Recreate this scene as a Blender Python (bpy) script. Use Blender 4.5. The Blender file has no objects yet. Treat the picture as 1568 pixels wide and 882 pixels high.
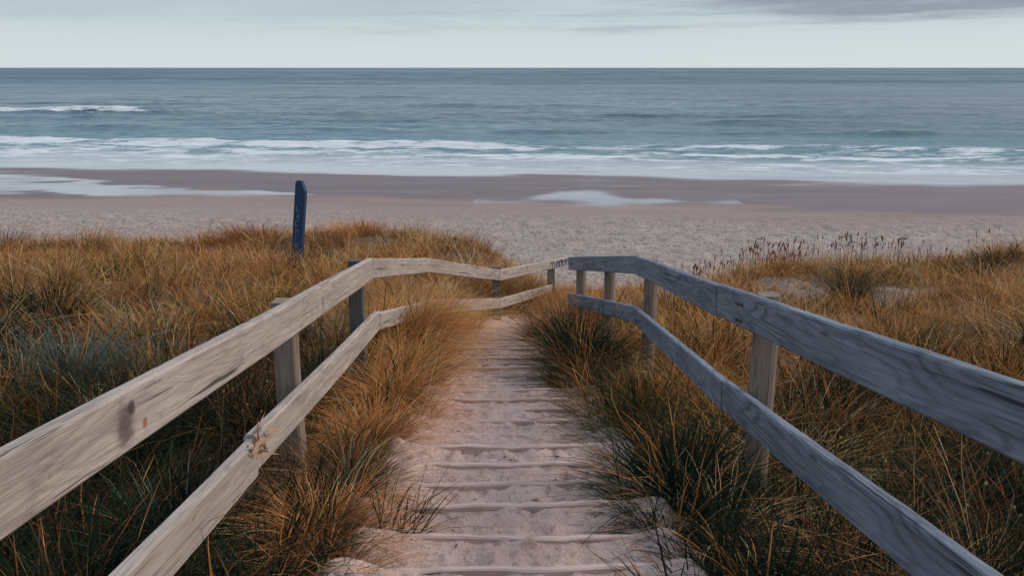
import bpy, math, numpy as np, bmesh
from mathutils import Vector
rng=np.random.default_rng(7)
H=7.5
scene=bpy.context.scene
# ------------------------------------------------------------ noise
_perm=rng.permutation(512); _perm=np.concatenate([_perm,_perm])
_ga=rng.random(512)*2*np.pi
def pn(x,y,seed=0):
    x=np.asarray(x,float)+seed*17.31; y=np.asarray(y,float)+seed*9.77
    xi=np.floor(x).astype(int); yi=np.floor(y).astype(int); xf=x-xi; yf=y-yi
    def g(ix,iy,dx,dy):
        h=_ga[_perm[(_perm[ix%512]+iy)%512]]
        return np.cos(h)*dx+np.sin(h)*dy
    u=xf**3*(xf*(xf*6-15)+10); v=yf**3*(yf*(yf*6-15)+10)
    a=g(xi,yi,xf,yf); b=g(xi+1,yi,xf-1,yf); c=g(xi,yi+1,xf,yf-1); d=g(xi+1,yi+1,xf-1,yf-1)
    return ((a*(1-u)+b*u)*(1-v)+(c*(1-u)+d*u)*v)*1.5
def fbm(x,y,o=4,seed=0):
    s=0;a=1.;t=0
    for i in range(o):
        s=s+a*pn(x*2**i,y*2**i,seed+i*3); t+=a; a*=.5
    return s/t
def sm(e0,e1,x):
    t=np.clip((x-e0)/(e1-e0),0,1); return t*t*(3-2*t)
# ------------------------------------------------------------ node helpers
def mat(name):
    m=bpy.data.materials.new(name); m.use_nodes=True
    nt=m.node_tree; nt.nodes.clear()
    out=nt.nodes.new('ShaderNodeOutputMaterial'); b=nt.nodes.new('ShaderNodeBsdfPrincipled')
    nt.links.new(b.outputs[0],out.inputs[0]); return m,nt,b,out
def N(nt,t,**k):
    n=nt.nodes.new(t)
    for a,v in k.items(): setattr(n,a,v)
    return n
def setin(nt,sock,v):
    if isinstance(v,bpy.types.NodeSocket): nt.links.new(v,sock)
    else: sock.default_value=v
def mixc(nt,f,a,b,bt='MIX'):
    n=N(nt,'ShaderNodeMix',data_type='RGBA',blend_type=bt)
    def c(v): return (*v,1) if isinstance(v,tuple) and len(v)==3 else v
    setin(nt,n.inputs[0],f); setin(nt,n.inputs[6],c(a)); setin(nt,n.inputs[7],c(b)); return n.outputs[2]
def math_(nt,op,a,b=0.0,clamp=False):
    n=N(nt,'ShaderNodeMath',operation=op); n.use_clamp=clamp
    setin(nt,n.inputs[0],a); setin(nt,n.inputs[1],b); return n.outputs[0]
def mr(nt,v,a,b,c=0.,d=1.):
    n=N(nt,'ShaderNodeMapRange'); n.interpolation_type='SMOOTHSTEP'
    setin(nt,n.inputs[0],v)
    for i,x in enumerate((a,b,c,d)): setin(nt,n.inputs[i+1],x)
    return n.outputs[0]
def noise(nt,vec,scale,detail=4,rough=.55,dist=0.):
    n=N(nt,'ShaderNodeTexNoise'); n.inputs['Scale'].default_value=scale; n.inputs['Detail'].default_value=detail
    n.inputs['Roughness'].default_value=rough; n.inputs['Distortion'].default_value=dist
    if vec is not None: nt.links.new(vec,n.inputs['Vector'])
    return n.outputs[0]
def mapv(nt,vec,sc):
    n=N(nt,'ShaderNodeVectorMath',operation='MULTIPLY'); nt.links.new(vec,n.inputs[0]); n.inputs[1].default_value=sc; return n.outputs[0]
def bump(nt,h,st,dist,nrm=None):
    n=N(nt,'ShaderNodeBump'); setin(nt,n.inputs['Strength'],st); n.inputs['Distance'].default_value=dist
    nt.links.new(h,n.inputs['Height'])
    if nrm is not None: nt.links.new(nrm,n.inputs['Normal'])
    return n.outputs[0]
# ------------------------------------------------------------ mesh helpers
def mesh_from(name,V,F4,attrs=None,m=None,smooth=True):
    me=bpy.data.meshes.new(name); V=np.asarray(V,np.float32); F=np.asarray(F4,np.int32)
    k=F.shape[1]
    me.vertices.add(len(V)); me.vertices.foreach_set('co',V.ravel())
    me.loops.add(F.size); me.loops.foreach_set('vertex_index',F.ravel())
    me.polygons.add(len(F)); me.polygons.foreach_set('loop_start',np.arange(0,F.size,k,dtype=np.int32))
    me.polygons.foreach_set('loop_total',np.full(len(F),k,np.int32))
    me.polygons.foreach_set('use_smooth',np.full(len(F),smooth,bool))
    me.update(calc_edges=True)
    for an,(ty,data) in (attrs or {}).items():
        a=me.attributes.new(an,ty,'POINT'); a.data.foreach_set('color' if ty=='FLOAT_COLOR' else 'vector',np.asarray(data,np.float32).ravel())
    if m: me.materials.append(m)
    o=bpy.data.objects.new(name,me); scene.collection.objects.link(o); return o
def gridmesh(name,xs,ys,fz,fattr,m):
    X,Y=np.meshgrid(xs,ys); Z=fz(X,Y); nx=len(xs);ny=len(ys)
    V=np.stack([X,Y,Z],-1).reshape(-1,3)
    i=np.arange(nx*ny).reshape(ny,nx)
    F=np.stack([i[:-1,:-1],i[:-1,1:],i[1:,1:],i[1:,:-1]],-1).reshape(-1,4)
    at={k:('FLOAT_COLOR',v.reshape(-1,4)) for k,v in fattr(X,Y).items()}
    return mesh_from(name,V,F,at,m)
def empty(name,loc=(0,0,0)):
    e=bpy.data.objects.new(name,None); e.location=loc; scene.collection.objects.link(e); return e
# ------------------------------------------------------------ terrain functions
def interp(y,pts):
    a=np.array(pts); return np.interp(y,a[:,0],a[:,1])
def gp(y): return interp(y,[(-8,-1.1),(0,-1.3),(2.5,-1.65),(5.8,-2.25),(10.6,-3.2),(14,-3.85),(18,-4.75),(25,-6.24),(27,-6.3)])
def gl(y): return interp(y,[(-8,-1.2),(0,-1.62),(5,-2.1),(10,-2.78),(17.5,-3.62),(19,-4.0),(24,-5.9),(27,-6.3)])
def gr(y): return interp(y,[(-8,-1.3),(0,-1.72),(5,-2.35),(10,-3.0),(15,-3.55),(17,-4.1),(22,-5.9),(27,-6.3)])
def xc(y): return interp(y,[(-8,0),(5,0),(7,-.1),(8.6,-.27),(9.7,-.1),(10.5,.25),(11.5,.9),(13,1.9),(16,3.3),(20,4),(27,4.5)])
def xslope(y): return (xc(y+.3)-xc(y-.3))/.6
def pdist(x,y): return (x-xc(y))/np.sqrt(1+xslope(y)**2)
def hw(y): return interp(y,[(-8,.48),(2,.50),(5,.5),(8,.42),(10,.38),(20,.5)])+.08*pn(y*1.3,y*0+3.3,5)
def beachz(x,y): return -6.3-(y-27+.13*x)*.031
def ground(x,y):
    d=pdist(x,y)
    wl=sm(.3,1.6,-d)*(1-sm(10,13,y)*sm(-1.0,.9,x)); wr=sm(.3,1.6,d); wc=1-wl-wr
    z=gp(y)*wc+gl(y)*wl+gr(y)*wr
    edge=sm(.45,.8,np.abs(d))*sm(14,10,y)*.08
    hum=fbm(x*.35,y*.35,3,11)*.38*sm(1.2,3.5,np.abs(d))+fbm(x*1.1,y*1.1,3,12)*.14*sm(.5,1.2,np.abs(d))
    hum=hum+.30*np.exp(-((x-10.5)/2.5)**2-((y-15)/2.5)**2)+.18*np.exp(-((x+2.4)/1.4)**2-((y-16.5)/2.)**2)
    hum=hum+.2*np.exp(-((x+.85)/.3)**2-((y-7.3)/.9)**2)
    dz=z+edge+hum*sm(25,20,y)
    b=beachz(x,y)
    t=sm(21,27,y)
    return dz*(1-t)+b*t
def terrain(x,y):
    z=ground(x,y); d=np.abs(pdist(x,y))
    z=z-.14*sm(.66,.45,d)*sm(11.8,11.0,y)
    foot=(fbm(x*1.6,y*1.3,3,30)*.10+np.minimum(0,pn(x*2.6,y*2.2,31))*.16)*sm(22,25,y)*sm(42,36,y)
    wetf=fbm(x*.08,y*.25,3,33)*.05*sm(40,50,y)
    return z+foot+wetf+H
def pool(x,y):
    n=fbm(x*.22,y*.35,6,40)
    yc=np.interp(x,[-70,-42,-34,-24,-15,-11],[60,57,53.5,50,48.0,47.6])
    ww=np.interp(x,[-70,-42,-34,-24,-15,-11],[4.5,4.2,4.5,2.6,1.1,.1])
    p1=sm(.35,-.55,np.abs(y-yc)/np.maximum(ww,.05)-1+n*2.2)*(x<-11)
    top=np.interp(x,[-.5,1,3,5,6.5,9,12],[44.8,47.2,49.5,49,46.8,45.4,44.4]); bot=43.6+0.02*x
    p2=sm(-1.4,1.9,np.minimum(top-y,y-bot)+n*4.2-.2)*(x>-2)*(x<12)
    return np.clip(p1+p2*.9,0,1)
def patchmask(x,y):
    return sm(.2,.42,fbm(x*.33,y*.4,3,55)+.42*np.exp(-((x-5.3)/1.3)**2-((y-11.4)/1.3)**2))*sm(2.5,4,x)
def surf(X,Y):
    q=Y+.13*X
    d=np.abs(pdist(X,Y)); n=fbm(X*.6,Y*.6,4,50)
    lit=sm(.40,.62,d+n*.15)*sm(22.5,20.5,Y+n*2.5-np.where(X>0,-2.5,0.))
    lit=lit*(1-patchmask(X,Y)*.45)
    wet=sm(42.0,45.5,q+fbm(X*.06,Y*.2,3,60)*6)
    semi=sm(35,42,q+fbm(X*.1,Y*.3,3,61)*3)
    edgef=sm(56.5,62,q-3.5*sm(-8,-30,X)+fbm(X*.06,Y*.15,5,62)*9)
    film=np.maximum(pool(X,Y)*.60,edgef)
    return {'surf':np.stack([lit,wet,film,semi],-1)}
# ------------------------------------------------------------ ground material
m_g,nt,b,o_=mat('dune_and_beach_sand')
at=N(nt,'ShaderNodeAttribute',attribute_name='surf'); sp=N(nt,'ShaderNodeSeparateColor'); nt.links.new(at.outputs['Color'],sp.inputs[0])
geo=N(nt,'ShaderNodeNewGeometry'); pos=geo.outputs['Position']
n1=noise(nt,pos,1.1,6,.6); n2=noise(nt,pos,7,4,.65); n3=noise(nt,mapv(nt,pos,(.12,.7,1)),1.,5,.6); n4=noise(nt,pos,60,3,.6)
dry=mixc(nt,mr(nt,n1,.3,.7),(.42,.335,.285),(.30,.235,.205)); dry=mixc(nt,mr(nt,n2,.48,.62),dry,(.19,.15,.14))
semi=mixc(nt,n3,(.33,.245,.205),(.23,.17,.15))
c=mixc(nt,at.outputs['Alpha'],dry,semi)
wetc=mixc(nt,mr(nt,n3,.3,.7),(.095,.055,.054),(.14,.09,.086))
c=mixc(nt,sp.outputs[1],c,wetc)
c=mixc(nt,sp.outputs[2],c,(.35,.345,.365))  # pale sky reflection put into the colour of pools and shore film
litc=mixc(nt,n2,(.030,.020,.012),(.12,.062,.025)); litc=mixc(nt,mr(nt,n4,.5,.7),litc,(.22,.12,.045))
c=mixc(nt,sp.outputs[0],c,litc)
nt.links.new(c,b.inputs['Base Color'])
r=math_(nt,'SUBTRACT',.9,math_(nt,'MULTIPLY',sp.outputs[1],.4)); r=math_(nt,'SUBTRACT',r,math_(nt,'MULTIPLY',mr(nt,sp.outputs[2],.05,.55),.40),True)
nt.links.new(r,b.inputs['Roughness'])
bs=math_(nt,'SUBTRACT',.9,math_(nt,'MULTIPLY',sp.outputs[1],.86),True)
nt.links.new(bump(nt,math_(nt,'ADD',n2,math_(nt,'MULTIPLY',n4,.2)),bs,.12),b.inputs['Normal'])
def geom(a,b_,n): return np.geomspace(a,b_,n)
side=geom(30.6,900,26)
xs=np.concatenate([-side[::-1],np.arange(-30,30.01,.15),side])
ys=np.concatenate([np.arange(-8,0,.3),np.arange(0,44,.13),np.arange(44,84,.35),[88,95,110]])
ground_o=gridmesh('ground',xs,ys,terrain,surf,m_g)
# ------------------------------------------------------------ sandy path
ES=2.52; SP=.30
stepamp=np.random.default_rng(3).uniform(.9,1.2,80)
fp=[]
for i in range(560):
    fy=rng.uniform(.6,11.5); fx=rng.normal(0,.25); big=rng.random()<.25
    fp.append((fx,fy,rng.uniform(.04,.055) if big else rng.uniform(.02,.04),rng.uniform(.07,.11) if big else rng.uniform(.03,.07),rng.uniform(-.7,.7),rng.uniform(.008,.016) if big else rng.uniform(.003,.010)))
def pathz(X,Y):
    d=pdist(X,Y)
    wob=.020*pn(X*2.0,np.floor((Y-ES)/SP)*5.1,71)+.009*pn(X*8,Y*2,72)
    s=(Y+wob-ES)/SP; f=s-np.floor(s)
    si=np.clip(np.floor(s).astype(int)+20,0,79)
    amp=.076*sm(11.,7.,Y)*stepamp[si]*np.clip(1+.3*pn(np.floor(s)*1.7,X*2.2,73),.6,1.3)
    saw=f**1.3*sm(1.0,.88,f)
    z=gp(Y)+amp*(saw-.3)
    z=z+fbm(X*2.5,Y*2.5,3,74)*.016+fbm(X*9,Y*9,4,75)*.011
    z=z+.05*sm(.3,.6,np.abs(d))
    for fx,fy,a,b2,an,dep in fp:
        ry=(Y[:,0]>fy-.35)&(Y[:,0]<fy+.35)
        if not ry.any(): continue
        i0,i1=np.where(ry)[0][[0,-1]]; sl=slice(i0,i1+1)
        dx=X[sl]-(fx+xc(fy)); dy=Y[sl]-fy
        u=(dx*math.cos(an)+dy*math.sin(an))/a; v=(-dx*math.sin(an)+dy*math.cos(an))/b2
        r2=u*u+v*v
        z[sl]+=-dep*1.2*np.exp(-r2**1.5)+dep*.45*np.exp(-((np.sqrt(r2)-1.45)/.35)**2)
    z=z-.30*sm(.56,.85,np.abs(d)+.05*pn(X*3,Y*3,77))
    z=z-.2*sm(11.3,12.1,Y)
    return z+H
m_p,nt,b,o_=mat('path_sand')
geo=N(nt,'ShaderNodeNewGeometry'); pos=geo.outputs['Position']
n1=noise(nt,pos,2.2,5,.6); n2=noise(nt,pos,22,4,.6); n3=noise(nt,pos,200,2,.6); n5=noise(nt,pos,70,3,.6)
c=mixc(nt,mr(nt,n1,.3,.7),(.60,.43,.37),(.47,.325,.28)); c=mixc(nt,mr(nt,n2,.48,.72),c,(.33,.215,.185)); c=mixc(nt,mr(nt,n3,.62,.70),c,(.17,.11,.09)); c=mixc(nt,mr(nt,n5,.67,.73),c,(.15,.095,.08))
nt.links.new(c,b.inputs['Base Color']); b.inputs['Roughness'].default_value=.95
nt.links.new(bump(nt,math_(nt,'ADD',math_(nt,'ADD',n2,math_(nt,'MULTIPLY',n5,.5)),math_(nt,'MULTIPLY',n3,.35)),.9,.020),b.inputs['Normal'])
gx=np.arange(-1.1,1.101,.014); gy=np.arange(.2,12.2,.014)
Xp,Yp=np.meshgrid(gx,gy); Xp=Xp+xc(Yp); Zp=pathz(Xp,Yp)
i=np.arange(Xp.size).reshape(Xp.shape)
F=np.stack([i[:-1,:-1],i[:-1,1:],i[1:,1:],i[1:,:-1]],-1).reshape(-1,4)
mesh_from('sandy_path',np.stack([Xp,Yp,Zp],-1).reshape(-1,3),F,None,m_p)
def sandlevel(x,y):
    j=int(round((y-.2)/.014)); k=int(round((x-float(xc(y))+1.1)/.014))
    return Zp[min(max(j,0),Zp.shape[0]-1),min(max(k,0),Zp.shape[1]-1)]
# ------------------------------------------------------------ wood
def woodmat(name,ca,cb,dark,stain=None,kk=.5):
    m,nt,b,o_=mat(name)
    at=N(nt,'ShaderNodeAttribute',attribute_name='grain'); g=at.outputs['Vector']
    cont=noise(nt,mapv(nt,g,(.7,6,6)),1.,2,.45,.2)
    lines=math_(nt,'PINGPONG',math_(nt,'MULTIPLY',cont,36.),1.)
    lines=mr(nt,lines,.35,1.)
    fine=noise(nt,mapv(nt,g,(5,190,190)),1.,4,.7); big=noise(nt,mapv(nt,g,(1.6,9,9)),1.,5,.65)
    fade=noise(nt,mapv(nt,g,(1.1,4,4)),1.,2,.5); streak=noise(nt,mapv(nt,g,(1.3,42,42)),1.,4,.6)
    crack=noise(nt,mapv(nt,g,(1.1,75,75)),1.,2,.5,.1)
    c=mixc(nt,mr(nt,big,.32,.68),ca,cb)
    c=mixc(nt,mr(nt,streak,.5,.7,0,.5),c,dark)
    c=mixc(nt,math_(nt,'MULTIPLY',lines,mr(nt,fade,.35,.65,.05,kk)),c,dark)
    c=mixc(nt,mr(nt,fine,.42,.75,0,.7),c,dark)
    c=mixc(nt,mr(nt,streak,.42,.30,0,.3),c,tuple(min(x*1.35,.8) for x in ca))
    vo=N(nt,'ShaderNodeTexVoronoi'); vo.inputs['Scale'].default_value=1.; nt.links.new(mapv(nt,g,(1.9,6.5,6.5)),vo.inputs['Vector'])
    kn=mr(nt,vo.outputs['Distance'],.13,.05); c=mixc(nt,math_(nt,'MULTIPLY',kn,.7),c,tuple(x*.4 for x in dark))
    blot=noise(nt,mapv(nt,g,(5,14,14)),1.,6,.75); c=mixc(nt,mr(nt,blot,.55,.70,0,.5),c,tuple(x*.7 for x in dark))
    ck=mr(nt,crack,.67,.695); c=mixc(nt,math_(nt,'MULTIPLY',ck,.9),c,tuple(x*.25 for x in dark))
    if stain:
        for (s,z,rad,col) in stain:
            ds=N(nt,'ShaderNodeVectorMath',operation='DISTANCE'); nt.links.new(mapv(nt,g,(1,0,1)),ds.inputs[0]); ds.inputs[1].default_value=(s,0,z)
            dd=math_(nt,'ADD',ds.outputs['Value'],math_(nt,'MULTIPLY',math_(nt,'SUBTRACT',blot,.5),rad*1.7))
            c=mixc(nt,mr(nt,dd,rad,rad*.45,0,.88),c,col)
    nt.links.new(c,b.inputs['Base Color']); b.inputs['Roughness'].default_value=.8
    h=math_(nt,'SUBTRACT',math_(nt,'ADD',big,math_(nt,'MULTIPLY',fine,.6)),math_(nt,'ADD',math_(nt,'MULTIPLY',lines,.2),ck))
    nt.links.new(bump(nt,h,.7,.005),b.inputs['Normal'])
    return m
stL=[(.86+100,.07,.07,(.085,.052,.048)),(.90+100,.10,.03,(.03,.02,.02)),(.97+100,.045,.02,(.24,.08,.03)),(103.1,.06,.03,(.12,.08,.06))]
WA,WB,WD=(.43,.355,.31),(.32,.26,.225),(.15,.115,.097)
m_wl=woodmat('weathered_timber_warm',WA,WB,WD,None,.3)
m_wl1=woodmat('weathered_timber_stained',WA,WB,WD,stL,.3)
m_wr=woodmat('weathered_timber_shaded',(.205,.228,.27),(.13,.147,.182),(.038,.045,.062),None,.75)  # same timber as the left rail, with bluish shade put into its colour
m_po=woodmat('post_timber',(.30,.22,.17),(.20,.145,.11),(.06,.045,.035))
m_pd=woodmat('post_timber_dark',(.13,.105,.09),(.09,.072,.06),(.03,.025,.02))
def finish(name,V,F,G,m,parent):
    me=bpy.data.meshes.new(name); me.from_pydata(V,[],F)
    a=me.attributes.new('grain','FLOAT_VECTOR','POINT'); a.data.foreach_set('vector',np.array(G,np.float32).ravel())
    me.materials.append(m); me.update()
    bm=bmesh.new(); bm.from_mesh(me); bmesh.ops.recalc_face_normals(bm,faces=bm.faces); bm.to_mesh(me); bm.free()
    ob=bpy.data.objects.new(name,me); scene.collection.objects.link(ob); ob.parent=parent; return ob
def board(name,p0,p1,m,parent,w=.15,t=.045,goff=0,bow=.004,seed=0):
    p0=Vector(p0);p1=Vector(p1); L=(p1-p0).length; ax=(p1-p0)/L
    lat=ax.cross(Vector((0,0,1))).normalized(); up=lat.cross(ax).normalized()
    n=max(4,int(L/.025)); ch=.007
    cs=[(-t/2+ch,0),(0,.001),(t/2-ch,0),(t/2,-ch),(t/2,-w/3),(t/2,-w*2/3),(t/2,-w+ch),(t/2-ch,-w),(-t/2+ch,-w),(-t/2,-w+ch),(-t/2,-w/2),(-t/2,-ch)]
    k=len(cs); V=[];G=[]
    r=np.random.default_rng(seed+int(abs(p0.x*1000)+abs(p0.y*777)))
    ph=r.random()*50
    for i in range(n+1):
        s=L*i/n
        bx=bow*math.sin(math.pi*i/n)+float(pn(s*.8,ph,3))*.005; bz=float(pn(s*.6,ph+9,4))*.005
        for (a,bb) in cs:
            e=float(pn(s*6,ph+a*60+bb*40,6))*.0014; e2=-max(0,float(pn(s*10,ph+a*90+bb*20,9))-.35)*.008 if bb>-.02 else 0
            V.append(p0+ax*s+lat*(a+bx+e)+up*(bb+bz+e+e2)); G.append((s+goff,a,bb+w+(0 if goff else ph)))
    V=[(v.x,v.y,v.z+H) for v in V]
    F=[]
    for i in range(n):
        for j in range(k): F.append((i*k+j,i*k+(j+1)%k,(i+1)*k+(j+1)%k,(i+1)*k+j))
    return finish(name,V,F+[tuple(range(k))[::-1],tuple(range(n*k,n*k+k))],G,m,parent)
def post(name,x,y,ztop,zbot,m,parent,s=.1,rnd=False,tilt=(0,0),yaw=0.):
    k=14 if rnd else 12; V=[];G=[]; r=np.random.default_rng(int(abs(x*999)+y*77)); ph=r.random()*40
    if rnd: cs=[(s/2*math.cos(2*math.pi*i/k),s/2*math.sin(2*math.pi*i/k)) for i in range(k)]
    else:
        c=.008;h=s/2; cs=[(h,-h+c),(h,0),(h,h-c),(h-c,h),(0,h),(-h+c,h),(-h,h-c),(-h,0),(-h,-h+c),(-h+c,-h),(0,-h),(h-c,-h)]
    n=16; L=ztop-zbot; cy,sy=math.cos(yaw),math.sin(yaw)
    for i in range(n+1):
        z=zbot+L*i/n
        for (a,bb) in cs:
            e=1+float(pn(z*3,ph+a*30+bb*20,8))*.07
            if i==n: e*=.9
            aa=(a*cy-bb*sy)*e; b2=(a*sy+bb*cy)*e
            V.append((x+aa+tilt[0]*(z-zbot),y+b2+tilt[1]*(z-zbot),z+H)); G.append((z,a,bb+ph))
    F=[]
    for i in range(n):
        for j in range(k): F.append((i*k+j,i*k+(j+1)%k,(i+1)*k+(j+1)%k,(i+1)*k+j))
    return finish(name,V,F+[tuple(range(k))[::-1],tuple(range(n*k,n*k+k))],G,m,parent)
DR=.43
railL=empty('wooden_railing'); railR=empty('wooden_railing.001')
def lz(y): return -.672-(y-1.38)*.138
board('top_rail_1',(-.915,1.05-1.6,lz(-.55)),(-.985,5.76,lz(5.76)),m_wl1,railL,w=.15,goff=100-1.6)
board('top_rail_2',(-.983,5.775,lz(5.775)-.003),(-.84,8.3,-1.84),m_wl,railL,w=.14)
board('top_rail_3',(-.838,8.31,-1.843),(-.175,10.6,-2.50),m_wl,railL,w=.14)
board('top_rail_4',(-.17,10.615,-2.502),(1.05,14.3,-3.13),m_wl,railL,w=.14)
ly=2.86
board('lower_rail_1',(-.92,-.5,lz(-.5)-DR),(-.945,ly,lz(ly)-DR-.0),m_wl,railL,w=.14)
board('lower_rail_2',(-.952,ly+.01,lz(ly)-DR+.014),(-.99,6.0,lz(6.0)-DR+.01),m_wl,railL,w=.14)
board('lower_rail_3',(-.985,6.015,lz(6.0)-DR),(-.84,8.3,-1.84-DR),m_wl,railL,w=.13)
board('lower_rail_4',(-.838,8.31,-1.843-DR),(-.175,10.6,-2.50-DR+.05),m_wl,railL,w=.13)
board('lower_rail_5',(-.17,10.615,-2.502-DR+.05),(.62,13.05,-2.92-DR+.03),m_wl,railL,w=.13)
for i,(x,y,t) in enumerate([(-1.02,.7,0),(-1.03,3.72,.025),(-1.055,5.62,.0)]):
    post('post_%d'%(i+1),x-.004,y,lz(y)-t,-3.0 if y>4 else -2.6,m_po if i<2 else m_pd,railL,s=.1)
post('post_4',-.20,10.72,-2.49,-3.9,m_pd,railL,s=.1,yaw=.4)
post('post_5',.62,13.2,-2.96,-4.4,m_po,railL,s=.1,yaw=.3)
spl=[];spf=[]
for i in range(36):
    bx=-.945+rng.uniform(-.02,.034); by=ly+rng.uniform(-.12,.1); bz=lz(by)-DR+rng.uniform(-.07,.010)+H; l=rng.uniform(.03,.10); w=.007
    dv=np.array([rng.uniform(.0,.35),rng.uniform(-1,.6),rng.uniform(-.5,.5)]); dv=dv/np.linalg.norm(dv)*l
    j=len(spl); spl+= [(bx,by,bz),(bx,by+w,bz+w),(bx+w,by,bz-w),(bx+dv[0],by+dv[1],bz+dv[2])]; spf+=[(j,j+1,j+3),(j+1,j+2,j+3),(j+2,j,j+3)]
ms,nt,b,o_=mat('splintered_wood')
cc=mixc(nt,noise(nt,None,30),(.40,.20,.10),(.22,.10,.05)); nt.links.new(cc,b.inputs['Base Color'])
so=mesh_from('splinters',spl,spf,None,ms,False); so.parent=railL
def rz(y): return -.612-(y-1.58)*.169
board('top_rail_1',(1.01,-.6,rz(-.6)),(.99,3.9,rz(3.9)+.012),m_wr,railR,w=.15)
board('top_rail_2',(.99,3.915,rz(3.9)+.010),(1.03,6.84,rz(6.84)),m_wr,railR,w=.15)
board('top_rail_3',(1.03,6.855,rz(6.84)),(.67,9.6,-2.115),m_wr,railR,w=.15)
board('lower_rail_1',(1.01,-.6,rz(-.6)-DR+.03),(.99,3.7,rz(3.7)-DR),m_wr,railR,w=.14)
board('lower_rail_2',(.99,3.715,rz(3.7)-DR-.004),(1.03,6.84,rz(6.84)-DR),m_wr,railR,w=.14)
board('lower_rail_3',(1.03,6.855,rz(6.84)-DR),(.67,9.6,-2.115-DR),m_wr,railR,w=.14)
for i,(x,y,zt,zb) in enumerate([(1.105,.6,rz(.6),-2.6),(1.085,3.5,rz(3.5)+.005,-2.9),(1.115,6.68,rz(6.68)-.02,-3.3),(.955,8.15,-1.80,-3.6),(.78,9.4,-2.09,-3.7)]):
    post('post_%d'%(i+1),x+.006,y,zt,zb,m_po,railR,s=.11,rnd=True)
mbolt,nt,b,o_=mat('rusty_bolt'); b.inputs['Base Color'].default_value=(.06,.045,.04,1); b.inputs['Roughness'].default_value=.6
def bolt(x,y,z,par,k,sgn):
    bm=bmesh.new(); bmesh.ops.create_cone(bm,cap_ends=True,segments=8,radius1=.009,radius2=.007,depth=.012)
    me=bpy.data.meshes.new('bolt'); bm.to_mesh(me); bm.free(); me.materials.append(mbolt)
    ob=bpy.data.objects.new('bolt_%d'%k,me); ob.location=(x,y,z+H); ob.rotation_euler=(0,sgn*math.pi/2,0); scene.collection.objects.link(ob); ob.parent=par
k=0
for y in (3.70,3.76,5.58):
    for dz in (.04,.11):
        k+=1; bolt(-.9395-.011*(y-1),y,lz(y)-dz,railL,k,1)
for y in (3.47,3.53):
    for dz in (.04,.11):
        k+=1; bolt(.968,y,rz(y)-dz,railR,k,-1)
mg,nt,b,o_=mat('graffiti_ink'); b.inputs['Base Color'].default_value=(.02,.05,.13,1); b.inputs['Roughness'].default_value=.5
def stroke(pts,r,m,parent,name):
    cu=bpy.data.curves.new(name,'CURVE'); cu.dimensions='3D'; cu.bevel_depth=r
    s=cu.splines.new('POLY'); s.points.add(len(pts)-1)
    for q,p in zip(s.points,pts): q.co=(*p,1)
    cu.materials.append(m); ob=bpy.data.objects.new(name,cu); scene.collection.objects.link(ob); ob.parent=parent; return ob
A=Vector((-.17,10.615,-2.502)); B=Vector((1.05,14.3,-3.13)); axd=(B-A).normalized(); latd=axd.cross(Vector((0,0,1))).normalized()
for k in range(7):
    s0=2.35+k*.17; pts=[]
    for j in range(6):
        q=A+axd*(s0+[0,.03,.09,.02,.12,.13][j])+latd*.0265+Vector((0,0,[-.12,-.02,-.05,-.07,-.03,-.12][(j+k)%6])); pts.append((q.x,q.y,q.z+H))
    stroke(pts,.009,mg,railL,'graffiti_%d'%(k+1))
# ------------------------------------------------------------ timber step edges
V=[];F=[];G=[]
for i in range(-4,24):
    y=ES+i*SP
    if y>8.6: break
    xl=xc(y)-rng.uniform(.42,.52); xr=xc(y)+rng.uniform(.5,.62); n=30; t=.03; dl=rng.uniform(-.03,.03)
    for j in range(n+1):
        x=xl+(xr-xl)*j/n
        if j==0: zz=np.median([sandlevel(xx,y-.045) for xx in np.linspace(xl,xr,15)]); ex=rng.uniform(.001,.009)+(.008 if i%4==1 else 0)
        zt=zz+ex+.008*float(pn(x*3.5,i*3.3,9))+.004*float(pn(x*14,i*3.3,9))+ (.014*(j/n)**2); y0=y-.045+dl*(x)+.008*float(pn(x*3,i*7.1,14))
        for (a,bb) in [(0,-.1),(0,-.006),(.006,0),(t-.006,0),(t,-.006),(t,-.1)]:
            V.append((x,y0+a,zt+bb)); G.append((x+i*3.1,a,bb+i))
    base=len(V)-6*(n+1)
    for j in range(n):
        for q in range(5):
            F.append((base+j*6+q,base+(j+1)*6+q,base+(j+1)*6+q+1,base+j*6+q+1))
m_st=woodmat('step_timber',(.60,.44,.385),(.50,.36,.31),(.30,.20,.17))
mesh_from('timber_steps',V,F,{'grain':('FLOAT_VECTOR',G)},m_st,False)
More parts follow.
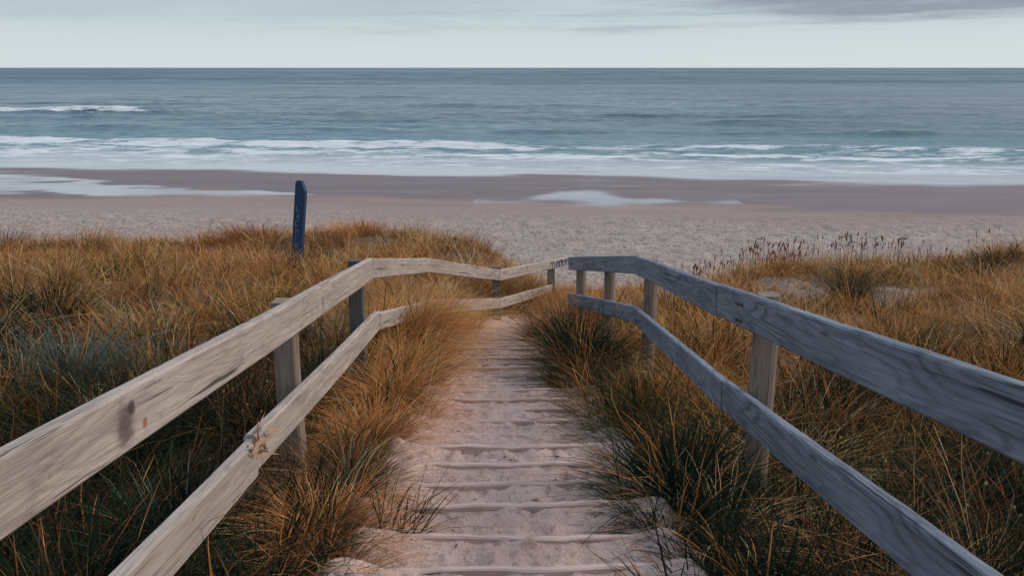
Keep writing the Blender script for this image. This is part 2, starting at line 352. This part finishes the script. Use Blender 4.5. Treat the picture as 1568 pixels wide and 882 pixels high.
# ------------------------------------------------------------ grass
def leafmat(name,tr=.3):
    m=bpy.data.materials.new(name); m.use_nodes=True; nt=m.node_tree; nt.nodes.clear()
    out=N(nt,'ShaderNodeOutputMaterial'); b=N(nt,'ShaderNodeBsdfDiffuse'); t=N(nt,'ShaderNodeBsdfTranslucent'); mx=N(nt,'ShaderNodeMixShader')
    at=N(nt,'ShaderNodeAttribute',attribute_name='col'); nt.links.new(at.outputs['Color'],b.inputs['Color']); nt.links.new(at.outputs['Color'],t.inputs[0])
    mx.inputs[0].default_value=tr; nt.links.new(b.outputs[0],mx.inputs[1]); nt.links.new(t.outputs[0],mx.inputs[2]); nt.links.new(mx.outputs[0],out.inputs[0]); return m
m_leaf=leafmat('grass_blades',.25)
def blades(base,az,lean,L,w,droop,c0,c1,K=5):
    n=len(base); t=np.linspace(0,1,K)[None,:]
    L=L[:,None]; le=lean[:,None]; dr=droop[:,None]
    hh=L*(np.sin(le)*t+dr*.75*t**2); zz=L*(np.cos(le)*t-dr*.55*t**2.3)
    ca,sa=np.cos(az)[:,None],np.sin(az)[:,None]
    wob=(rng.normal(0,.07,(n,1))*L)*np.sin(t*4+rng.random((n,1))*6)*t
    cx=base[:,0:1]+ca*hh-sa*wob; cy=base[:,1:2]+sa*hh+ca*wob; cz=base[:,2:3]+zz
    tw=az+np.pi/2+rng.normal(0,.7,n); sx=np.cos(tw)[:,None]; sy=np.sin(tw)[:,None]
    wt=w[:,None]*.5*np.clip((1-t)**.6*(.55+.45*np.minimum(1,t*4)),.06,1)
    P=np.empty((n,K,2,3),np.float32)
    P[:,:,0,0]=cx-sx*wt;P[:,:,0,1]=cy-sy*wt;P[:,:,0,2]=cz
    P[:,:,1,0]=cx+sx*wt;P[:,:,1,1]=cy+sy*wt;P[:,:,1,2]=cz
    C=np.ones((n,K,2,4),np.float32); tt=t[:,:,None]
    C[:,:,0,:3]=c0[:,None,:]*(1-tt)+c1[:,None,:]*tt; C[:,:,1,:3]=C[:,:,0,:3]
    idx=(np.arange(n)*K*2)[:,None]+ (np.arange(K-1)*2)[None,:]
    F=np.stack([idx,idx+1,idx+3,idx+2],-1).reshape(-1,4)
    return P.reshape(-1,3),F,C.reshape(-1,4)
def merge(parts):
    V=[];F=[];C=[];o=0
    for a,b2,c in parts: V.append(a);F.append(b2+o);C.append(c);o+=len(a)
    return np.concatenate(V),np.concatenate(F),np.concatenate(C)
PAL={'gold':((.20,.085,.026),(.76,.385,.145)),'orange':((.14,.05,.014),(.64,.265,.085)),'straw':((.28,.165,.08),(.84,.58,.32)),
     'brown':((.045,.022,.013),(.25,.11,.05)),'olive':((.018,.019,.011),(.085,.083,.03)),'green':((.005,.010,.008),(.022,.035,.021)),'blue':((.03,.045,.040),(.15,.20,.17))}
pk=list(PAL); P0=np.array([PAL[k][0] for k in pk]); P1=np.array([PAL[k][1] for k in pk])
def scatter(x0,x1,y0,y1,dens,nb,wid,K,hmin,hmax,spread):
    n=int((x1-x0)*(y1-y0)*dens); x=rng.uniform(x0,x1,n); y=rng.uniform(y0,y1,n)
    d=pdist(x,y); ad=np.abs(d); nn=fbm(x*.6,y*.6,4,50)
    keep=(ad>hw(y)+.04+rng.uniform(-.05,.06,n))
    dunelim=np.where(x>0,np.where(x<2.5,16.0,18.5),21.5)+nn*2.5
    keep&=y<dunelim
    keep&=rng.random(n)>patchmask(x,y)*.55
    keep&=~((np.abs(np.abs(x)-.965)<.05)&(y<6.5))
    x=x[keep];y=y[keep];ad=ad[keep];n=len(x)
    hn=fbm(x*1.1,y*1.1,3,80)
    hgt=(hmin+(hmax-hmin)*np.clip(.5+hn*1.6+rng.normal(0,.18,n),0,1.15))
    inside=(np.abs(x)<1.0)&(y<9)
    hgt=np.where(inside,np.minimum(hgt,np.where(y<4.2,.30,.46)),hgt)
    hgt=np.where((x<-.45)&(x>-1.3)&(y>6.2)&(y<9),hgt*1.4,hgt)
    hgt*=np.where(patchmask(x,y)>.3,.6,1.)
    hgt*=np.where((x>-.5)&(x<2.6)&(y>12),.8,1.)
    near=(np.abs(x)<1.7)&(y<6); hgt=np.where(near,np.minimum(hgt,.52),hgt)
    cn=fbm(x*.7,y*.7,3,85)*1.3+rng.normal(0,.15,n)
    gold=sm(3.1,6.4,y+cn*2.5-.35*np.maximum(np.abs(x)-1.,0))
    far=sm(14,8,y)
    r=rng.random(n)
    W=np.zeros((n,7))
    W[:,0]=1.0*gold+.01; W[:,1]=1.3*gold*sm(-.4,.2,cn+.15)+.06; W[:,2]=.55*gold*sm(.3,-.3,cn)+.015; W[:,3]=.32+.35*(1-gold)
    W[:,4]=.08+.45*(1-gold)+.8*sm(.15,.45,cn)*far; W[:,5]=.02+2.4*(1-gold)+1.4*sm(.22,.5,cn)*far; W[:,6]=.03+.12*(x<-1)*(y<8)  # shade in the dense near grass put in as darker green blades
    W/=W.sum(1,keepdims=True); cs=W.cumsum(1); ty=(r[:,None]>cs).sum(1).clip(0,6)
    nbl=np.maximum(6,(nb*rng.uniform(.5,1.5,n))).astype(int)
    ti=np.repeat(np.arange(n),nbl); M=len(ti)
    a=rng.random(M)*2*np.pi; rr=spread*np.sqrt(rng.random(M))
    bx=x[ti]+np.cos(a)*rr; by=y[ti]+np.sin(a)*rr
    bz=ground(bx,by)+H-.02
    az=a+rng.normal(0,.6,M)
    lean=np.abs(rng.normal(.38,.30,M))+rr/spread*.3
    ins=inside[ti]; az=np.where(ins&(rng.random(M)<.6),np.where(bx>0,np.pi,0)+rng.normal(0,.9,M),az)
    L=hgt[ti]*rng.uniform(.5,1.2,M); dro=np.abs(rng.normal(.5,.36,M))
    tdro=rng.uniform(.4,1.8,n); dro*=tdro[ti]; green=(ty[ti]==5)|(ty[ti]==6)
    dro=np.where(green,dro*.6,dro)
    w=wid*rng.uniform(.6,1.4,M)*np.where(green,1.35,1.)
    tb=rng.uniform(.45,1.3,(n,1)); hue=1+rng.normal(0,.06,(n,3))
    bb=rng.uniform(.6,1.4,(M,1))
    tyb=ty[ti].copy(); g_=gold[ti]; od=rng.random(M)<.14; tyb[od]=np.where(g_[od]>rng.random(od.sum()),rng.integers(0,4,od.sum()),rng.integers(3,6,od.sum())); tyb[rng.random(M)<.02]=1
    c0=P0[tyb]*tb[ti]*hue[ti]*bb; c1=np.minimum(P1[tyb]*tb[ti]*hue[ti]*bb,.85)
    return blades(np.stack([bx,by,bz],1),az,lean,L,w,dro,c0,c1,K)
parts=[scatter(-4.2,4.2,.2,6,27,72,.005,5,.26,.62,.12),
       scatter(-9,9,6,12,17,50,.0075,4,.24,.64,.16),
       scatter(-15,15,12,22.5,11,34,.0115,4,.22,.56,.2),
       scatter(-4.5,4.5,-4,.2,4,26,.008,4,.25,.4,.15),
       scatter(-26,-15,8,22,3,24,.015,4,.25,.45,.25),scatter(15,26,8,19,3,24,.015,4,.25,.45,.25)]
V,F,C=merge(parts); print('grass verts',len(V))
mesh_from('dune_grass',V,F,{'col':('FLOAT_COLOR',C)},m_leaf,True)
def tussock(name,x,y,R,h,nb,pal,w=.008,lean=.45,dro=.55,mixp=('orange',.15),K=7):
    a=rng.random(nb)*2*np.pi; rr=R*.35*np.sqrt(rng.random(nb))
    bx=x+np.cos(a)*rr; by=y+np.sin(a)*rr; bz=ground(bx,by)+H-.03
    az=a+rng.normal(0,.5,nb); le=np.abs(rng.normal(lean*.6,.28,nb))+rr/(R*.35)*lean*.5
    L=h*rng.uniform(.55,1.2,nb); d=np.abs(rng.normal(dro,.3,nb))
    i=np.full(nb,pk.index(pal)); i[rng.random(nb)<mixp[1]]=pk.index(mixp[0])
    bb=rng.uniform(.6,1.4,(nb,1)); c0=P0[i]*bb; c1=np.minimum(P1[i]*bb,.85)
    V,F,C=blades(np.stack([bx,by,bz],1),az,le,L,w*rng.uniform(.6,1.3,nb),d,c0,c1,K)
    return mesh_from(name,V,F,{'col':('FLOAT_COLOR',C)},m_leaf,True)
T=[(.74,3.3,.45,.46,800,'green'),(.62,2.95,.3,.34,300,'green'),(.84,2.45,.4,.34,420,'green'),(.56,6.1,.4,.62,800,'green'),(.42,5.7,.3,.40,350,'green'),(.54,6.9,.35,.62,500,'green'),(.45,7.8,.3,.5,400,'green'),(.74,4.6,.35,.42,420,'olive'),
   (-2.75,5.0,.35,.62,420,'blue'),(-4.1,7.3,.4,.8,480,'green'),(-3.4,3.9,.4,.5,420,'blue'),(-1.5,2.7,.4,.42,500,'green'),(-2.0,3.7,.4,.45,500,'green'),(-1.45,1.9,.4,.4,400,'green'),(-.85,2.1,.3,.30,350,'green'),(-.8,2.5,.3,.3,350,'green'),(-2.0,2.5,.5,.5,400,'green'),
   (4.7,11.5,.4,.85,500,'olive'),(7.4,13.8,.45,.6,420,'olive'),(8.7,10.9,.5,.85,500,'brown'),(2.1,5.1,.4,.5,500,'green'),(1.7,3.3,.4,.45,500,'green'),(2.6,3.9,.4,.5,500,'green'),(-.2,13.4,.4,.4,300,'green'),(8.2,14.2,.4,.6,300,'green'),(-2.4,8.2,.4,.5,400,'olive'),(1.25,4.3,.35,.45,400,'green'),
   (-3.0,10.5,.45,.5,350,'green'),(-5.2,10.8,.45,.55,350,'olive'),(-1.9,6.1,.4,.5,400,'green'),(6.6,8.6,.5,.6,450,'green'),(3.6,7.4,.4,.5,400,'olive'),
   (.52,9.9,.3,.5,350,'olive'),(.15,12.2,.35,.5,350,'olive'),(-.45,9.7,.2,.3,150,'green')]
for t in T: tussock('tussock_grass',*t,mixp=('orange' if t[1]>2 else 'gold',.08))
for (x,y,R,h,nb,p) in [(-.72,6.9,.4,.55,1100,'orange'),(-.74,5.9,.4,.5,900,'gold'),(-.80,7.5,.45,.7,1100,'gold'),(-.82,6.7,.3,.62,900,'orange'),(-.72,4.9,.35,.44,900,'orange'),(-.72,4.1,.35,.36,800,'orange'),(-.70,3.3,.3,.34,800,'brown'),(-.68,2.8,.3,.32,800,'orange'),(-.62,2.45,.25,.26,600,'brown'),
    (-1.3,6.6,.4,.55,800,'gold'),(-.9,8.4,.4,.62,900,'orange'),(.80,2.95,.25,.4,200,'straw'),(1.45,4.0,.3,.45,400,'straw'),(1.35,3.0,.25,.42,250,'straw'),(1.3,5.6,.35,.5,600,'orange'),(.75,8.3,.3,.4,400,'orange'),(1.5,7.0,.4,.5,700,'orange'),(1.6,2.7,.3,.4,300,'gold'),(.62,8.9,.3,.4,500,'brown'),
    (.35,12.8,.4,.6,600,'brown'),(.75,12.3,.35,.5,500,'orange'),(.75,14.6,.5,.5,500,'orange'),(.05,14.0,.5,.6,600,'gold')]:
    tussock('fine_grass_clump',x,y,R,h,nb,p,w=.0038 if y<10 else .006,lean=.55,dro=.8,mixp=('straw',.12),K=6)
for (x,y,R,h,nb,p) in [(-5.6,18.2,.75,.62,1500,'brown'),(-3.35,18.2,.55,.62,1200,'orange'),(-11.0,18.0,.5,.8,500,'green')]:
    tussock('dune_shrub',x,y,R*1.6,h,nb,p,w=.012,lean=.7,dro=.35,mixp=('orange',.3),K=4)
def seedheads(name,pts,lo,hi,rad,asp,colA,colB):
    V=[];F=[];C=[]
    for (x,y) in pts:
        z=float(ground(np.array(x),np.array(y)))+H; h=rng.uniform(lo,hi); lx,ly_=rng.normal(0,.06,2)
        top=np.array([x+lx,y+ly_,z+h]); b0=np.array([x,y,z]); k=rng.random(); c=np.array(colA)*(1-k)+np.array(colB)*k
        o=len(V); w=.0016
        V+=[b0-[w,0,0],b0+[w,0,0],top+[w,0,0],top-[w,0,0]]; F.append((o,o+1,o+2,o+3)); C+=[(*(c*.5),1)]*4
        r=rad*rng.uniform(.7,1.3); o=len(V); dirn=np.array([lx*3,ly_*3,1.]);dirn/=np.linalg.norm(dirn)
        for (tz,rr) in [(0,.3),(.3,1),(.65,.85),(1,.12)]:
            for q in range(6):
                a=q*math.pi/3+tz*2; V.append(top+dirn*tz*r*2*asp+np.array([math.cos(a)*r*rr,math.sin(a)*r*rr,0])); C.append((*(c*rng.uniform(.8,1.2)),1))
        for a in range(3):
            for q in range(6): F.append((o+a*6+q,o+a*6+(q+1)%6,o+(a+1)*6+(q+1)%6,o+(a+1)*6+q))
    return mesh_from(name,np.array(V),np.array(F),{'col':('FLOAT_COLOR',np.array(C))},m_leaf,True)
pts=[(rng.uniform(1.1,3.5),rng.uniform(1.6,5)) for i in range(150)]+[(rng.uniform(-3,-1.2),rng.uniform(1.6,5)) for i in range(50)]
seedheads('bunny_tail_grass',pts,.22,.42,.006,1.4,(.32,.20,.09),(.42,.30,.16))
pts=[]
for i in range(30):
    cx_,cy_=rng.uniform(1.8,9),rng.uniform(12.6,16)
    pts+=[(cx_+rng.normal(0,.3),cy_+rng.normal(0,.3)) for j in range(rng.integers(5,14))]
seedheads('reed_seed_heads',pts,.30,.56,.010,4.,(.16,.07,.045),(.30,.15,.08))
V=[];F=[];C=[]
for i in range(1100):
    y=rng.uniform(1.2,10); x=float(xc(y))+rng.normal(0,.34)
    if abs(x-float(xc(y)))>.55: continue
    z=sandlevel(x,y)+.002; l=rng.uniform(.004,.035)*(1 if rng.random()<.3 else .25); w=rng.uniform(.001,.0028) if l>.012 else l*.4; a=rng.random()*6.28
    dx,dy=math.cos(a)*l,math.sin(a)*l; px,py=-math.sin(a)*w,math.cos(a)*w; z2=sandlevel(x+dx,y+dy)+.003; o=len(V)
    V+=[(x-px,y-py,z),(x+px,y+py,z),(x+dx+px,y+dy+py,z2),(x+dx-px,y+dy-py,z2),(x+dx/2,y+dy/2,(z+z2)/2+w*1.5)]
    F+=[(o,o+1,o+4),(o+1,o+2,o+4),(o+2,o+3,o+4),(o+3,o,o+4)]
    c=[(.10,.06,.045),(.15,.09,.06),(.42,.24,.12),(.20,.11,.07)][rng.integers(0,4)]; C+=[(*c,1)]*5
mesh_from('path_debris',V,F,{'col':('FLOAT_COLOR',C)},m_leaf,False)
# ------------------------------------------------------------ blue marker post
mk=empty('marker_post')
mb,nt,b,o_=mat('painted_blue_wood'); geo=N(nt,'ShaderNodeTexCoord'); nn=noise(nt,mapv(nt,geo.outputs['Object'],(30,30,4)),1,5,.7)
cc=mixc(nt,mr(nt,nn,.45,.75),(.007,.030,.082),(.018,.058,.125)); nt.links.new(cc,b.inputs['Base Color']); b.inputs['Roughness'].default_value=.6
mw,nt,b,o_=mat('white_paint'); b.inputs['Base Color'].default_value=(.36,.40,.45,1)
bm=bmesh.new(); w,t,h=.09,.045,1.75
prof=[(-w,0),(w,0),(w,h-.17),(w*.15,h-.01),(-w*.5,h),(-w,h-.03)]
vf=[bm.verts.new((x,-t,z)) for x,z in prof]; vb=[bm.verts.new((x,t,z)) for x,z in prof]
bm.faces.new(vf); bm.faces.new(vb[::-1])
for i in range(6): bm.faces.new((vf[i],vb[i],vb[(i+1)%6],vf[(i+1)%6]))
bmesh.ops.recalc_face_normals(bm,faces=bm.faces); bmesh.ops.bevel(bm,geom=list(bm.edges),offset=.004,segments=2,affect='EDGES')
me=bpy.data.meshes.new('painted_plank'); bm.to_mesh(me); bm.free(); me.materials.append(mb); pl=bpy.data.objects.new('painted_plank',me); scene.collection.objects.link(pl); pl.parent=mk
for k in range(6):
    z0=.62+k*.125; sx=(-.045 if k%2 else -.03)
    pat=[[(0,0),(0,.1),(.06,.1),(.06,.05),(0,.05)],[(0,.1),(.07,.1),(.035,.1),(.035,0)],[(0,0),(0,.1),(.06,0),(.06,.1)],[(.06,.1),(0,.1),(0,0),(.06,0)],[(0,0),(.03,.1),(.06,0)],[(0,.1),(0,0),(.06,0)]][k]
    stroke([(sx+a*.75,-t-.002,z0+bb*.8) for a,bb in pat],.0038,mw,mk,'letter_%d'%(k+1))
mk.location=(-3.66,14.0,H-1.80-1.74); mk.rotation_euler=(math.radians(-2),math.radians(6.5),math.radians(-14))
mdw,nt,b,o_=mat('driftwood_bark'); cc=mixc(nt,noise(nt,None,9),(.03,.02,.018),(.09,.06,.05)); nt.links.new(cc,b.inputs['Base Color'])
for (px_,py_) in [(15.2,32.6),(-2.0,35.0),(11.5,36.8)]:
    z=float(terrain(np.array(px_),np.array(py_))); s=.32 if px_>15 else .12
    pts=[(px_-.5*s,py_,z+.05*s),(px_-.1*s,py_+.1*s,z+.2*s),(px_+.35*s,py_,z+.12*s),(px_+.6*s,py_-.1*s,z+.38*s)]
    cu=bpy.data.curves.new('driftwood','CURVE'); cu.dimensions='3D'; cu.bevel_depth=.1*s
    sp_=cu.splines.new('POLY'); sp_.points.add(3)
    for q,p,rr in zip(sp_.points,pts,(1.2,1.,.8,.3)): q.co=(*p,1); q.radius=rr
    cu.materials.append(mdw); ob=bpy.data.objects.new('driftwood',cu); scene.collection.objects.link(ob)
# ------------------------------------------------------------ sea
def crest(q,q0,A,sf,sb):
    d=q-q0; return A*np.where(d<0,np.exp(-(d/sf)**2),np.exp(-(d/sb)**2))
def cmod(X,s,seed,lo=.15): return np.clip(lo+.9*(.5+fbm(X*s,X*0+seed,3,seed)*1.3),0,1.2)
def ww(X): return fbm(X*.03,X*0+1.5,2,90)*3
def seaz(X,Y):
    q=Y+.13*X; w=ww(X)
    z=np.zeros_like(X)
    z+=crest(q,84+w,.50,1.2,3.5)*cmod(X,.06,91,.2)
    z+=crest(q,74.5+w*1.2,.25,.8,2.)*cmod(X,.09,92)
    z+=crest(q,103+w,1.0,1.6,4.5)*cmod(X,.03,93,-.05)
    z+=crest(q,122+w*1.5,.7,2.2,6)*cmod(X,.025,94,-.15)
    z+=crest(q,139+w,.9,2.2,6)*(cmod(X,.02,95,-.2)+.8*sm(-50,-64,X))
    z+=crest(q,172+w*2,.7,3,8)*cmod(X,.015,96,-.1)
    z+=crest(q,215+w*2,.7,4,10)*cmod(X,.012,97,-.1)
    z+=fbm(X*.35,Y*.5,4,98)*.18*sm(68,80,q)*sm(300,160,q)+fbm(X*.08,Y*.16,3,99)*.35*sm(85,110,q)*sm(900,250,q)
    z+=fbm(X*.02,Y*.05,3,120)*1.0*sm(250,500,q)*sm(2500,1200,q)
    return z
def seaf(X,Y):
    q=Y+.13*X; w=ww(X); n=fbm(X*.10,Y*.3,5,101); n2=fbm(X*.5,Y*1.2,3,102)
    left=sm(20,-45,X)
    zone=sm(86,82.5,q-w+n2)*sm(66,71,q+n*3)*(.34+.18*left+n*.9)
    l1=sm(86.2,84.4,q-w+n2*.8)*sm(81.3-2.5*left,83.2,q-w+n*1.5)*np.clip(.15+.65*left+cmod(X,.06,91,.1)*.7+n,0,1.1)
    l2=sm(77.6,76,q-w*1.2+n*2)*sm(72.8,74.4,q-w*1.2+n2)*np.clip(.75+n*1.3,0,1)
    edge=sm(1.4,.2,np.abs(q-67.2-n*4))*.5
    sw=sm(73.5,70,q+n*3)*(.36+n*.7)
    f=np.maximum.reduce([zone,l1,l2,edge,sw])
    w3=sm(142.5,139.8,q-w+n2)*sm(135,138,q-w)*sm(-52,-66,X+n*25)*.8
    w4=sm(104.5,103.4,q-w+n2*.7)*sm(101.5,102.6,q-w)*sm(.18,.45,fbm(X*.05,Y*0,3,108))*.6
    f=np.maximum.reduce([f,w3,w4])
    return {'sea':np.stack([np.clip(f,0,1),sm(150,78,q),sm(78,69,q),sm(140,500,q)],-1)}
m_s,nt,b,o_=mat('sea_water')
at=N(nt,'ShaderNodeAttribute',attribute_name='sea'); sp=N(nt,'ShaderNodeSeparateColor'); nt.links.new(at.outputs['Color'],sp.inputs[0])
geo=N(nt,'ShaderNodeNewGeometry'); pos=geo.outputs['Position']
na=noise(nt,mapv(nt,pos,(.35,1.2,1)),1.,7,.68); nb_=noise(nt,mapv(nt,pos,(.02,.09,1)),1.,6,.65); nc=noise(nt,mapv(nt,pos,(1.5,4,1)),1.,4,.6)
nd=noise(nt,mapv(nt,pos,(.0015,.006,1)),1.,8,.75); ne=noise(nt,mapv(nt,pos,(.006,.018,0)),1.,6,.75)
c=mixc(nt,sp.outputs[1],(.030,.074,.108),(.048,.160,.192))
c=mixc(nt,mr(nt,nb_,.38,.68),c,mixc(nt,.5,c,(.17,.25,.28)))
c=mixc(nt,mr(nt,nd,.4,.6,0,.6),c,(.018,.050,.082))
c=mixc(nt,mr(nt,ne,.5,.68,0,.5),c,(.13,.19,.22))
c=mixc(nt,sp.outputs[2],c,(.36,.385,.41))
fm=math_(nt,'ADD',sp.outputs[0],math_(nt,'MULTIPLY',math_(nt,'SUBTRACT',na,.5),3.2)); fm=mr(nt,fm,.32,.84)
fm=math_(nt,'MULTIPLY',fm,mr(nt,sp.outputs[0],.02,.25))
c=mixc(nt,fm,c,(.60,.63,.645))
nt.links.new(c,b.inputs['Base Color'])
farf=at.outputs['Alpha']
ro=math_(nt,'ADD',.16,math_(nt,'MULTIPLY',fm,.7)); ro=math_(nt,'ADD',ro,math_(nt,'MULTIPLY',farf,math_(nt,'ADD',.1,math_(nt,'MULTIPLY',mr(nt,nd,.35,.65),.25))))
nt.links.new(ro,b.inputs['Roughness']); b.inputs['IOR'].default_value=1.33
sl_=math_(nt,'SUBTRACT',.5,math_(nt,'MULTIPLY',farf,math_(nt,'ADD',.04,math_(nt,'MULTIPLY',mr(nt,ne,.38,.62),.24))))
nt.links.new(sl_,b.inputs['Specular IOR Level'])
b0=bump(nt,ne,.7,6.); b1=bump(nt,nb_,.8,1.8,b0); b2=bump(nt,na,.8,.3,b1); b3=bump(nt,nc,.4,.06,b2)
nt.links.new(b3,b.inputs['Normal'])
side=geom(91,9000,60)
xs=np.concatenate([-side[::-1],np.arange(-90,90.1,.6),side])
ys=np.concatenate([np.arange(54,106,.28),np.arange(106,150,.5),np.arange(150,260,1.2),geom(262,1200,130),geom(1225,9000,40)])
gridmesh('sea',xs,ys,seaz,seaf,m_s)
# ------------------------------------------------------------ world (overcast)
SUN_AZ=math.radians(82); SUN_EL=math.radians(36)
wd=bpy.data.worlds.new('World'); scene.world=wd; wd.use_nodes=True; nt=wd.node_tree; nt.nodes.clear()
out=N(nt,'ShaderNodeOutputWorld'); bg=N(nt,'ShaderNodeBackground'); nt.links.new(bg.outputs[0],out.inputs[0]); bg.inputs[1].default_value=.1
sky=N(nt,'ShaderNodeTexSky'); sky.sky_type='NISHITA'; sky.sun_disc=False; sky.sun_elevation=SUN_EL; sky.sun_rotation=SUN_AZ
tc=N(nt,'ShaderNodeTexCoord'); gv=tc.outputs['Generated']; sx=N(nt,'ShaderNodeSeparateXYZ'); nt.links.new(gv,sx.inputs[0])
low=mixc(nt,mr(nt,sx.outputs[2],.0,.07),(6.7,7.5,7.75),(5.5,6.5,7.0))
up_=mixc(nt,mr(nt,sx.outputs[0],-.6,.5),(4.3,5.7,7.2),(8.2,9.4,10.5))
hi=mixc(nt,mr(nt,sx.outputs[2],.07,.25),low,up_)
hi=mixc(nt,mr(nt,sx.outputs[2],.3,.9),hi,(6.8,8.1,10.1))
cn=noise(nt,mapv(nt,gv,(1.7,1.7,26)),1.6,6,.62)
side_=mr(nt,sx.outputs[0],-.3,.4)
cl=math_(nt,'MULTIPLY',mr(nt,cn,.26,.60),mr(nt,math_(nt,'ADD',sx.outputs[2],math_(nt,'MULTIPLY',math_(nt,'SUBTRACT',cn,.5),.08)),.032,.060))
cl=math_(nt,'MULTIPLY',cl,mr(nt,sx.outputs[2],.12,.3,1.,.1))
cl=math_(nt,'MULTIPLY',cl,math_(nt,'ADD',.2,math_(nt,'MULTIPLY',side_,.8)))
hi=mixc(nt,cl,hi,(2.7,3.1,3.9))
fin=mixc(nt,.92,sky.outputs[0],hi); nt.links.new(fin,bg.inputs[0])
sl=bpy.data.lights.new('sun','SUN'); sl.energy=2.2; sl.angle=math.radians(12); sl.color=(1,.87,.73)
so=bpy.data.objects.new('sun',sl); scene.collection.objects.link(so)
dv=Vector((math.sin(SUN_AZ)*math.cos(SUN_EL),math.cos(SUN_AZ)*math.cos(SUN_EL),math.sin(SUN_EL)))
so.rotation_euler=dv.to_track_quat('Z','Y').to_euler()
cam=bpy.data.cameras.new('camera'); co=bpy.data.objects.new('camera',cam); scene.collection.objects.link(co)
co.location=(0,0,H); co.rotation_euler=(math.radians(75.5),0,0); cam.lens=30; cam.clip_end=20000; cam.clip_start=.05
scene.camera=co
scene.view_settings.view_transform='Standard'; scene.view_settings.look='None'
